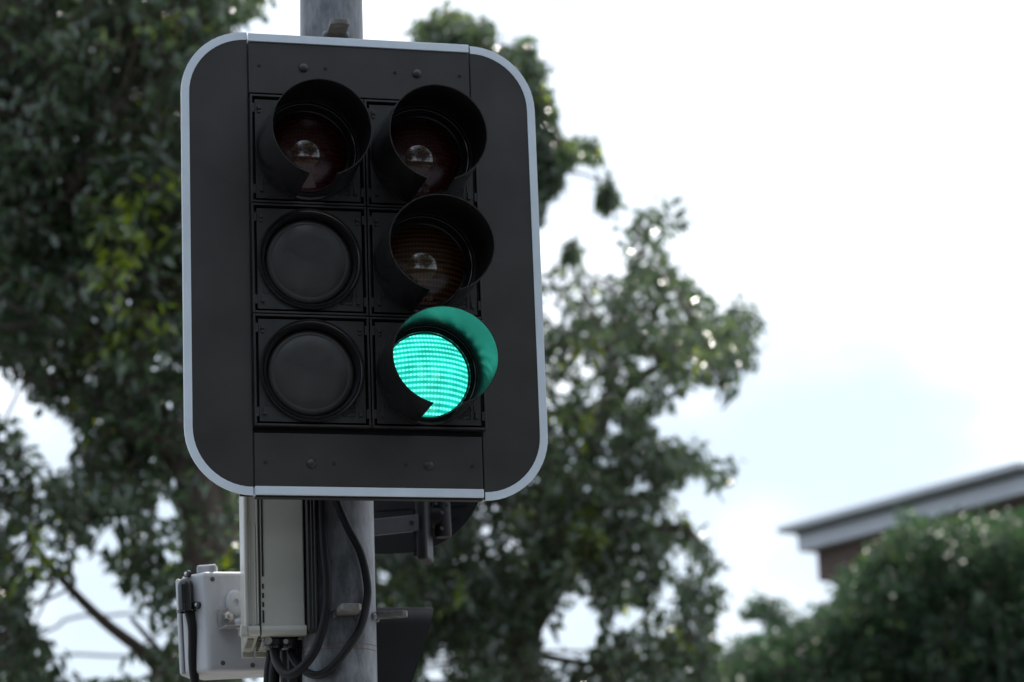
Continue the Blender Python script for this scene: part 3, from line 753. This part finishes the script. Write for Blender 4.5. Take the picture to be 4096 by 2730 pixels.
def limbs(specs, mat, parent, name='branch'):
    """specs: list of (points [(px, py, y)...] in 2353-units, r0, r1)"""
    org = Vector(parent.location)
    for pts, r0, r1 in specs:
        q = [at_y(x*S, y*S, d) - org for x, y, d in pts]
        rr = [r0 + (r1-r0)*k/(len(q)-1) for k in range(len(q))]
        bm = nb(); tube(bm, q, rr, 10); obj(name, bm, mat, parent, smooth=60)
M['bark'] = material('grey_brown_bark', (.07, .052, .042), .85, scale=6, col2=(.13, .10, .082), bump=.6, bscale=30, stretch=(1,1,.3))
M['leaf_dark'] = leaf_material('fig_leaf', (.009, .023, .013), (.086, .130, .070), (.21, .30, .05))  # last colour: random young leaves and painted sunlit patches
M['leaf_mid'] = leaf_material('bush_leaf', (.010, .028, .014), (.042, .085, .042), (.08, .13, .04), rough=.42, spec=.5)

def make_tree(name, label, base, trunk, limb_specs, sets, leafmat, ln=.15, wd=.062):
    t = thing(name, label, 'tree', base)
    org = np.array(base)
    bm = nb(); tube(bm, [Vector(p) - Vector(base) for p, r in trunk], [r for p, r in trunk], 14); obj('trunk', bm, M['bark'], t, smooth=60)
    limbs(limb_specs, M['bark'], t)
    Ps, As, Ns, Ts, Ys = [], [], [], [], []
    T0s, T1s, Trs = [], [], []
    for kw in sets:
        P, A, Nn, cid, yc, ctr, td = scatter(**kw)
        for q in range(3):
            T0s.append(ctr - org); T1s.append(ctr + td[:, q] - org); Trs.append(np.full(len(ctr), .006))
        hub = np.array([tuple(at_y(hx_*S, hy_*S, hd_)) for pts, _, _ in limb_specs for hx_, hy_, hd_ in pts])
        j = np.argmin(((ctr[:, None] - hub[None])**2).sum(2), axis=1); vec = hub[j] - ctr; dl = np.linalg.norm(vec, axis=1, keepdims=True)
        T1s.append(ctr - org); T0s.append(ctr + vec/np.maximum(dl, 1e-6)*np.minimum(dl, .7) + rng.normal(size=ctr.shape)*.06 - org); Trs.append(np.full(len(ctr), .012))
        for q in range(-4, 0):                                   # no stray twigs across the open sky gaps
            ok = np.ones(len(ctr), bool)
            for f in (0, .5, 1):
                ux, uy = project((T0s[q]*(1-f) + T1s[q]*f) + org); ux, uy = ux/S, uy/S
                for gp_ in kw['gaps']: ok &= ~inside(gp_, ux, uy)
                hit = np.zeros(len(ctr), bool)
                for pp_ in kw['polys']: hit |= inside(pp_, ux, uy)
                ok &= hit
            T0s[q], T1s[q], Trs[q] = T0s[q][ok], T1s[q][ok], Trs[q][ok]
        tone_c = rng.random(len(ctr))
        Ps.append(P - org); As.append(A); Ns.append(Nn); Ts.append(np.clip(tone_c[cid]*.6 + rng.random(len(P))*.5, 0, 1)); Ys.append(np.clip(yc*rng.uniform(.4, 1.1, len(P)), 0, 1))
    P = np.concatenate(Ps); n = len(P)
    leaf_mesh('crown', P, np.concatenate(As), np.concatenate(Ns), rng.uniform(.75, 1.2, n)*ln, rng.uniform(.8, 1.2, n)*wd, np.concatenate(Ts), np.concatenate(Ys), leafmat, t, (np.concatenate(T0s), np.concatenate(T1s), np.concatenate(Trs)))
    return t
def zm(pts): return [(x*.9119/S, (1300 + y*.9119)/S) for x, y in pts]    # lower-left detail view -> 2353 units

# --- left fig
left_poly = [(-260, -200), (640, -200), (620, 0), (600, 35), (540, 60), (515, 80), (560, 200), (600, 700), (640, 1200), (600, 1640), (-260, 1640)]
left_gaps = [zm(q) for q in (
    [(-300, 150), (0, 170), (60, 270), (130, 280), (190, 370), (300, 400), (350, 470), (290, 640), (200, 650), (150, 530), (90, 460), (0, 400), (-300, 380)],
    [(400, 890), (450, 850), (500, 900), (540, 950), (510, 1010), (420, 990)],
    [(680, 745), (760, 760), (790, 890), (730, 900), (665, 830)],
    [(745, 660), (790, 690), (775, 730), (740, 700)], [(795, 720), (835, 740), (830, 790), (795, 770)], [(800, 820), (845, 830), (840, 870), (800, 860)], [(810, 890), (870, 890), (860, 1020), (825, 1010)],
    [(700, 930), (770, 920), (760, 970), (710, 970)], [(730, 1000), (800, 1000), (800, 1060), (740, 1050)], [(690, 350), (760, 350), (765, 430), (700, 420)], [(590, 270), (655, 280), (640, 350), (600, 330)],
    [(330, 985), (420, 995), (520, 1080), (540, 1170), (620, 1230), (690, 1320), (715, 1420), (650, 1435), (560, 1380), (420, 1260), (330, 1160), (310, 1080)],
    [(110, 1145), (200, 1130), (330, 1180), (420, 1275), (590, 1415), (500, 1455), (280, 1450), (200, 1390), (150, 1330)],
    [(210, 1490), (300, 1450), (570, 1450), (690, 1480), (650, 1560), (330, 1545)],
    [(30, 930), (120, 900), (130, 1000), (60, 1020)], [(170, 900), (240, 890), (240, 960), (190, 960)], [(250, 930), (330, 930), (320, 970), (260, 975)],
    [(0, 780), (40, 790), (30, 900), (-20, 900)], [(900, 690), (990, 700), (960, 790), (905, 770)], [(950, 840), (1000, 830), (1000, 910), (950, 900)],
    [(900, 640), (960, 700), (1000, 740), (960, 850), (930, 830), (905, 700)])]
yl = [(330, 470, 60), (250, 510, 60), (340, 545, 45), (60, 630, 40), (300, 280, 35), (180, 20, 60), (50, 30, 50), (340, 80, 40), (180, 815, 45), (300, 610, 30), (150, 700, 30), (270, 960, 35), (40, 1090, 40), (395, 560, 30), (460, 1260, 30)]  # sunlit patches of the crown, painted as yellow-green leaf colour
tb = at_y(480*S, 1568*S, 18.9); tbase = (tb.x + .1, tb.y, -.1)
make_tree('fig_tree', 'large dense dark fig tree filling the left of the picture behind the pole', tbase,
    [((tb.x+.1, tb.y, -.1), .30), ((tb.x+.03, tb.y, 3), .19), (tuple(at_y(470*S, 1300*S, 18.9)), .16), (tuple(at_y(430*S, 1060*S, 18.9)), .12), (tuple(at_y(300*S, 900*S, 19.3)), .12), (tuple(at_y(220*S, 760*S, 19)), .08)],
    [([(475, 1350, 18.9), (500, 1200, 19.0), (490, 1000, 19.0), (560, 700, 19.8), (600, 300, 20)], .15, .06),
     ([(430, 1060, 18.9), (330, 1000, 18.9), (200, 900, 19.2), (60, 870, 19.3)], .09, .04),
     ([(380, 1560, 19.3), (330, 1500, 19.2), (240, 1430, 19.1), (150, 1340, 19.0), (60, 1230, 19.0)], .05, .02),
     ([(430, 1568, 19.4), (370, 1500, 19.3), (300, 1420, 19.2)], .035, .012),
     ([(310, 1010, 19.3), (250, 870, 19), (170, 760, 18.8)], .07, .03), ([(170, 440, 18.6), (140, 380, 18.5), (105, 330, 18.5), (95, 290, 18.5)], .05, .02),
     ([(175, 470, 18.7), (170, 420, 18.6), (230, 330, 18.5)], .05, .02), ([(300, 950, 19.2), (330, 700, 19.0), (370, 500, 19), (380, 100, 19)], .09, .04)],
    [dict(polys=[[q for q in left_poly[:8]] + [(610, 830), (-260, 830)]], gaps=left_gaps, y0=18.0, y1=21.0, n_clump=900, per=28, rad=.23, sunlit_pts=yl),
     dict(polys=[[(-260, 790), (608, 790), (640, 1200), (600, 1640), (-260, 1640)]], gaps=left_gaps, y0=18.0, y1=21.0, n_clump=450, per=26, rad=.23, sunlit_pts=yl),
     dict(polys=[[(-260, -200), (600, -200), (560, 60), (560, 830), (-260, 830)]], gaps=[], y0=19, y1=21.5, n_clump=320, per=22, rad=.26)],
    M['leaf_dark'], ln=.112, wd=.048)

# --- right fig
r_polys = [
 [(940, 60), (990, 35), (1040, 20), (1090, 50), (1110, 40), (1140, 75), (1135, 130), (960, 130)],
 [(1150, 120), (1180, 95), (1200, 90), (1225, 110), (1240, 150), (1268, 165), (1240, 190), (1265, 215), (1280, 250), (1275, 300), (1250, 330), (1290, 330), (1290, 370), (1280, 440), (1250, 460), (1245, 520), (1180, 520), (1100, 300)],
 [(1265, 345), (1340, 320), (1382, 325), (1375, 355), (1385, 380), (1330, 370), (1290, 400)],
 [(1370, 440), (1395, 395), (1420, 430), (1428, 465), (1395, 495), (1368, 470)],
 [(1280, 600), (1310, 540), (1338, 570), (1330, 620)],
 [(1395, 525), (1440, 520), (1465, 470), (1500, 440), (1530, 470), (1560, 460), (1588, 490), (1585, 525), (1540, 530), (1520, 570), (1540, 600), (1560, 640), (1600, 650), (1640, 690), (1660, 720), (1700, 700), (1730, 680), (1755, 720), (1740, 790), (1735, 850), (1690, 880), (1670, 920), (1640, 870), (1580, 900), (1560, 940), (1580, 990), (1620, 1030), (1680, 1030), (1700, 1060), (1680, 1120), (1650, 1130), (1610, 1090), (1560, 1110), (1530, 1140), (1570, 1190), (1640, 1260), (1660, 1290), (1640, 1340), (1670, 1370), (1655, 1410), (1640, 1460), (1660, 1500), (1665, 1640), (700, 1640), (700, 1180), (1000, 600), (1240, 650), (1290, 610), (1340, 620), (1380, 640), (1420, 620), (1440, 580)]]
r_gaps = [[(1310, 830), (1340, 815), (1370, 850), (1340, 880)], [(1455, 810), (1500, 815), (1520, 860), (1480, 880)], [(1290, 870), (1320, 890), (1300, 920), (1265, 900)], [(1370, 965), (1410, 955), (1425, 990), (1385, 1010)],
 [(1470, 960), (1560, 940), (1580, 1000), (1520, 1010)], [(1290, 1400), (1330, 1375), (1365, 1385), (1385, 1440), (1370, 1490), (1310, 1510), (1280, 1470)], [(1235, 1440), (1290, 1450), (1280, 1490), (1240, 1480)],
 [(1195, 1340), (1240, 1320), (1250, 1345), (1210, 1360)], [(1510, 1340), (1540, 1330), (1560, 1400), (1520, 1420)], [(985, 1510), (1020, 1495), (1040, 1520), (1010, 1568), (960, 1568)], [(870, 1310), (905, 1305), (900, 1345), (870, 1345)],
 [(1160, 1480), (1185, 1470), (1195, 1500), (1170, 1510)], [(1400, 1420), (1470, 1390), (1480, 1430), (1420, 1460)], [(1530, 1300), (1570, 1270), (1590, 1300), (1550, 1330)], [(1440, 880), (1480, 900), (1470, 930), (1440, 920)], [(1160, 1230), (1200, 1240), (1190, 1270), (1160, 1260)], [(1610, 1130), (1640, 1180), (1600, 1200), (1570, 1150)]]
yr_ = [(1300, 630, 45), (1330, 1180, 45), (1370, 1240, 40), (1290, 620, 40), (1060, 60, 20), (1310, 1170, 40)]  # sunlit patches of the right crown, also put into leaf colour
rb = at_y(1180*S, 1568*S, 24)
make_tree('fig_tree', 'looser fig tree behind the signal with bright sky gaps and sprigs against the white sky', (rb.x, rb.y, -.1),
    [((rb.x, rb.y, -.1), .40), ((rb.x, rb.y, 3), .30), (tuple(at_y(1200*S, 1500*S, 24)), .15), (tuple(at_y(1290*S, 1180*S, 24)), .085), (tuple(at_y(1340*S, 1080*S, 24)), .07), (tuple(at_y(1390*S, 960*S, 24)), .05), (tuple(at_y(1420*S, 760*S, 24)), .035), (tuple(at_y(1500*S, 500*S, 24)), .015)],
    [([(1200, 1480, 24), (1330, 1290, 23.8), (1450, 1230, 23.7), (1560, 1210, 23.6)], .09, .03), ([(1390, 960, 24), (1480, 860, 23.8), (1620, 800, 23.7), (1730, 720, 23.6)], .05, .012),
     ([(1290, 1180, 24), (1200, 900, 24.2), (1220, 500, 24.3), (1190, 120, 24.4)], .09, .015), ([(1220, 480, 24.3), (1300, 360, 24.2), (1375, 330, 24.2)], .02, .008), ([(1230, 400, 24.3), (1340, 400, 24.2), (1400, 440, 24.1)], .015, .006),
     ([(1200, 900, 24.2), (1080, 400, 24.3), (1050, 40, 24.4)], .07, .012), ([(1200, 1500, 24), (1400, 1530, 23.6), (1600, 1510, 23.5)], .04, .012), ([(1340, 1080, 24), (1500, 1080, 23.8), (1680, 1060, 23.7)], .04, .012), ([(1400, 800, 24), (1320, 620, 24), (1305, 550, 24)], .03, .008)],
    [dict(polys=r_polys[:5], gaps=[], y0=23.6, y1=24.8, n_clump=400, per=17, rad=.12, sunlit_pts=yr_, jit=7),
     dict(polys=r_polys[5:], gaps=r_gaps, y0=22.2, y1=25.5, n_clump=900, per=27, rad=.22, sunlit_pts=yr_, jit=9),
     dict(polys=[[(640, 100), (1100, 130), (1200, 500), (1200, 1200), (640, 1200)]], gaps=[], y0=23, y1=25.5, n_clump=260, per=24, rad=.26)],
    M['leaf_dark'], ln=.112, wd=.048)

# --- leafy tree in front of the building
b_poly = [(1600, 1640), (1640, 1540), (1680, 1480), (1720, 1470), (1800, 1440), (1850, 1415), (1890, 1400), (1935, 1365), (1925, 1340), (1930, 1312), (1975, 1285), (2015, 1255), (2060, 1215), (2085, 1170), (2110, 1190), (2180, 1198), (2240, 1190), (2353, 1178), (2480, 1150), (2600, 1150), (2600, 1700), (1600, 1700)]
sprig = [(1695, 1420), (1715, 1385), (1760, 1360), (1800, 1375), (1825, 1400), (1800, 1450), (1740, 1420)]
bb = at_y(2150*S, 1568*S, 40)
make_tree('leafy_tree', 'broad mid green tree at lower right in front of the gable roofed building', (bb.x, bb.y, -.1),
    [((bb.x, bb.y, -.1), .35), ((bb.x, bb.y, 3), .25), (tuple(at_y(2150*S, 1400*S, 40)), .12), (tuple(at_y(2120*S, 1220*S, 40)), .03)],
    [([(2150, 1480, 40), (2000, 1380, 39.5), (1900, 1330, 39.5)], .1, .03), ([(2150, 1500, 40), (1900, 1500, 39), (1760, 1400, 39)], .1, .02), ([(2150, 1450, 40), (2300, 1300, 40), (2400, 1200, 40)], .1, .03)],
    [dict(polys=[b_poly], gaps=[[(1840, 1395), (1880, 1380), (1905, 1350), (1860, 1340)]], y0=37, y1=42, n_clump=1900, per=26, rad=.36, youngp=.06, jit=13),
     dict(polys=[sprig], gaps=[], y0=38.5, y1=39.5, n_clump=26, per=20, rad=.3, jit=6)],
    M['leaf_mid'], ln=.13, wd=.062)

# --- street trees on the camera's side of the road (they shade the signal's face and show in its lenses)
def far_tree(lab, x, y, h, r, n):
    t = thing('street_tree', lab, 'tree', (x, y, -.1))
    bm = nb(); tube(bm, [Vector((0, 0, 0)), Vector((.1, 0, h*.35)), Vector((-.1, .1, h*.7))], [.32, .25, .12], 12); obj('trunk', bm, M['bark'], t, smooth=60)
    ctr = rng.normal(size=(220, 3)); ctr /= np.linalg.norm(ctr, axis=1, keepdims=True); ctr *= (rng.random(220)**.4)[:, None]*np.array([r, r, h*.36]); ctr[:, 2] += h*.64
    cid = rng.integers(0, 220, n); P = ctr[cid] + rng.normal(size=(n, 3))*r*.12
    A = rng.normal(size=(n, 3)); Nn = rng.normal(size=(n, 3))
    leaf_mesh('crown', P, A, Nn, rng.uniform(.8, 1.2, n)*.42, rng.uniform(.8, 1.2, n)*.24, rng.random(n), np.zeros(n), M['leaf_dark'], t)
far_tree('tall street tree reflected at the left of the unlit lenses', -12, -9, 15, 5.6, 9000)
far_tree('round street tree reflected in the middle of the unlit lenses', -2.0, -13, 14, 5.2, 9000)
far_tree('broad street tree reflected at the right of the unlit lenses', 8.0, -11, 15, 6.0, 9000)
far_tree('street tree beyond the kerb reflected at the far right edge of the unlit lenses', 17, -3, 15, 5.5, 7000)

t = thing('added_leaf_screen', 'long dark unseen leaf screen added behind the camera to darken the low lens reflections', 'added_leaf_screen', (0, -24, -.12))  # added out of view to keep bright horizon sky out of the lens reflections
n = 9000; P = np.stack([rng.uniform(-38, 38, n), rng.normal(size=n)*.7, rng.random(n)**.7*4.2], 1)
leaf_mesh('foliage', P, rng.normal(size=(n, 3)), rng.normal(size=(n, 3)), rng.uniform(.6, 1.0, n), rng.uniform(.35, .6, n), rng.random(n), np.zeros(n), M['leaf_dark'], t)

# ------------------------------------------------------------------ building with deep gutter and fascia
M['gutter'] = material('grey_metal_gutter', (.46, .48, .52), .45, .1, var=.06, scale=2)
M['fascia'] = material('grey_fascia', (.46, .48, .53), .55, var=.05, scale=1.5)
M['shadow_gap'] = material('painted_gutter_shade', (.06, .065, .08), .6)  # dark tone painted in for the shade under the gutter
M['brick'] = material('red_brown_brick', (.12, .052, .036), .8, var=.35, scale=3)
M['dark_beam'] = material('dark_stained_beam', (.065, .036, .028), .7, var=.3, scale=2)
M['roof_sheet'] = material('roof_sheet', (.25, .26, .28), .5, .2, var=.08, scale=1)
yb0 = 56.0
g0 = at_y(1783*S, 1211*S, yb0); g1 = at_z(2340*S, 1058*S, g0.z)
dirv = Vector((g1.x - g0.x, g1.y - g0.y, 0)); Lg = dirv.length; dirv.normalize()
rzb = math.atan2(dirv.y, dirv.x)
bd = thing('building', 'brick building with a long grey gutter and fascia, half hidden by the leafy tree', 'building', (g0.x, g0.y, -.12), rzb)
Zt = g0.z + .12
ppm = F_PX/yb0/S   # 2353-units per metre
m_ = lambda u: u/ppm
DB = 12.0
tg = m_(16); tf = m_(38)
bm = nb(); box(bm, (Lg/2, DB/2, Zt - tg/2), (Lg, DB, tg)); gt_ = obj('gutter', bm, M['gutter'], bd, bevel=.03)
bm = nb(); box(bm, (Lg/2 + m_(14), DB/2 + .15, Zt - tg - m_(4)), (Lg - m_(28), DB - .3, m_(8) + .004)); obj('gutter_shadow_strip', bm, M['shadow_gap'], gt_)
bm = nb(); box(bm, (Lg/2 + m_(15), DB/2 + .1, Zt - tg - m_(8) - tf/2), (Lg - m_(30), DB - .4, tf)); obj('fascia', bm, M['fascia'], bd, bevel=.02)
zw = Zt - tg - m_(8) - tf
bm = nb(); box(bm, (Lg/2 + m_(17), DB/2 + .15, zw + .03), (Lg - m_(36), DB - .7, .05)); obj('soffit', bm, M['brick'], bd)
bm = nb(); box(bm, (Lg/2 + m_(26), DB/2 + .1, zw - .30), (Lg - m_(72), DB - .9, .60)); obj('beam', bm, M['dark_beam'], bd)
bm = nb(); box(bm, (Lg/2 + m_(110), DB/2 + .6, (zw - .6)/2), (Lg - m_(220), DB - 1.2, zw - .6)); wl = obj('wall', bm, M['brick'], bd)
for k in range(2):
    bm = nb(); box(bm, (m_(200) + k*2.2, 1.19, zw - 2.2), (1.4, .06, 1.6)); f_ = obj('window', bm, M['fascia'], bd, bevel=.01)
    bm = nb(); box(bm, (m_(200) + k*2.2, 1.15, zw - 2.2), (1.2, .03, 1.4)); obj('pane', bm, M['gloss_plastic'], f_)
bm = nb(); v = [(0.2, .2, Zt + .002), (Lg - .2, .2, Zt + .002), (Lg - .2, DB - .2, Zt + .002), (.2, DB - .2, Zt + .002)]
a = [bm.verts.new(q) for q in v]; rdg = [bm.verts.new((3, DB/2, Zt + .35)), bm.verts.new((Lg - 3, DB/2, Zt + .35))]
bm.faces.new(a[::-1]); bm.faces.new((a[0], a[1], rdg[1], rdg[0])); bm.faces.new((a[2], a[3], rdg[0], rdg[1])); bm.faces.new((a[1], a[2], rdg[1])); bm.faces.new((a[3], a[0], rdg[0]))
obj('roof', bm, M['roof_sheet'], bd)

# ------------------------------------------------------------------ overhead wires in the lower left gap
M['wire'] = material('wire', (.06, .065, .075), .6)
for pts, lab in (([(-600, 1700), (60, 1470), (150, 1425), (240, 1415), (420, 1440), (1200, 1700)], 'upper arched overhead wire in the sky gap at lower left'), ([(-500, 1560), (100, 1512), (170, 1504), (330, 1508), (700, 1490), (1500, 1500)], 'lower nearly level overhead wire in the sky gap at lower left')):
    q = [at_y(x*S, y*S, 30) for x, y in pts]; bm = nb(); tube(bm, [p - q[0] for p in q], .016, 8); o = obj('overhead_wire', bm, M['wire'], smooth=60); o.location = q[0]
    tag(o, lab, 'wire', 'overhead wires')
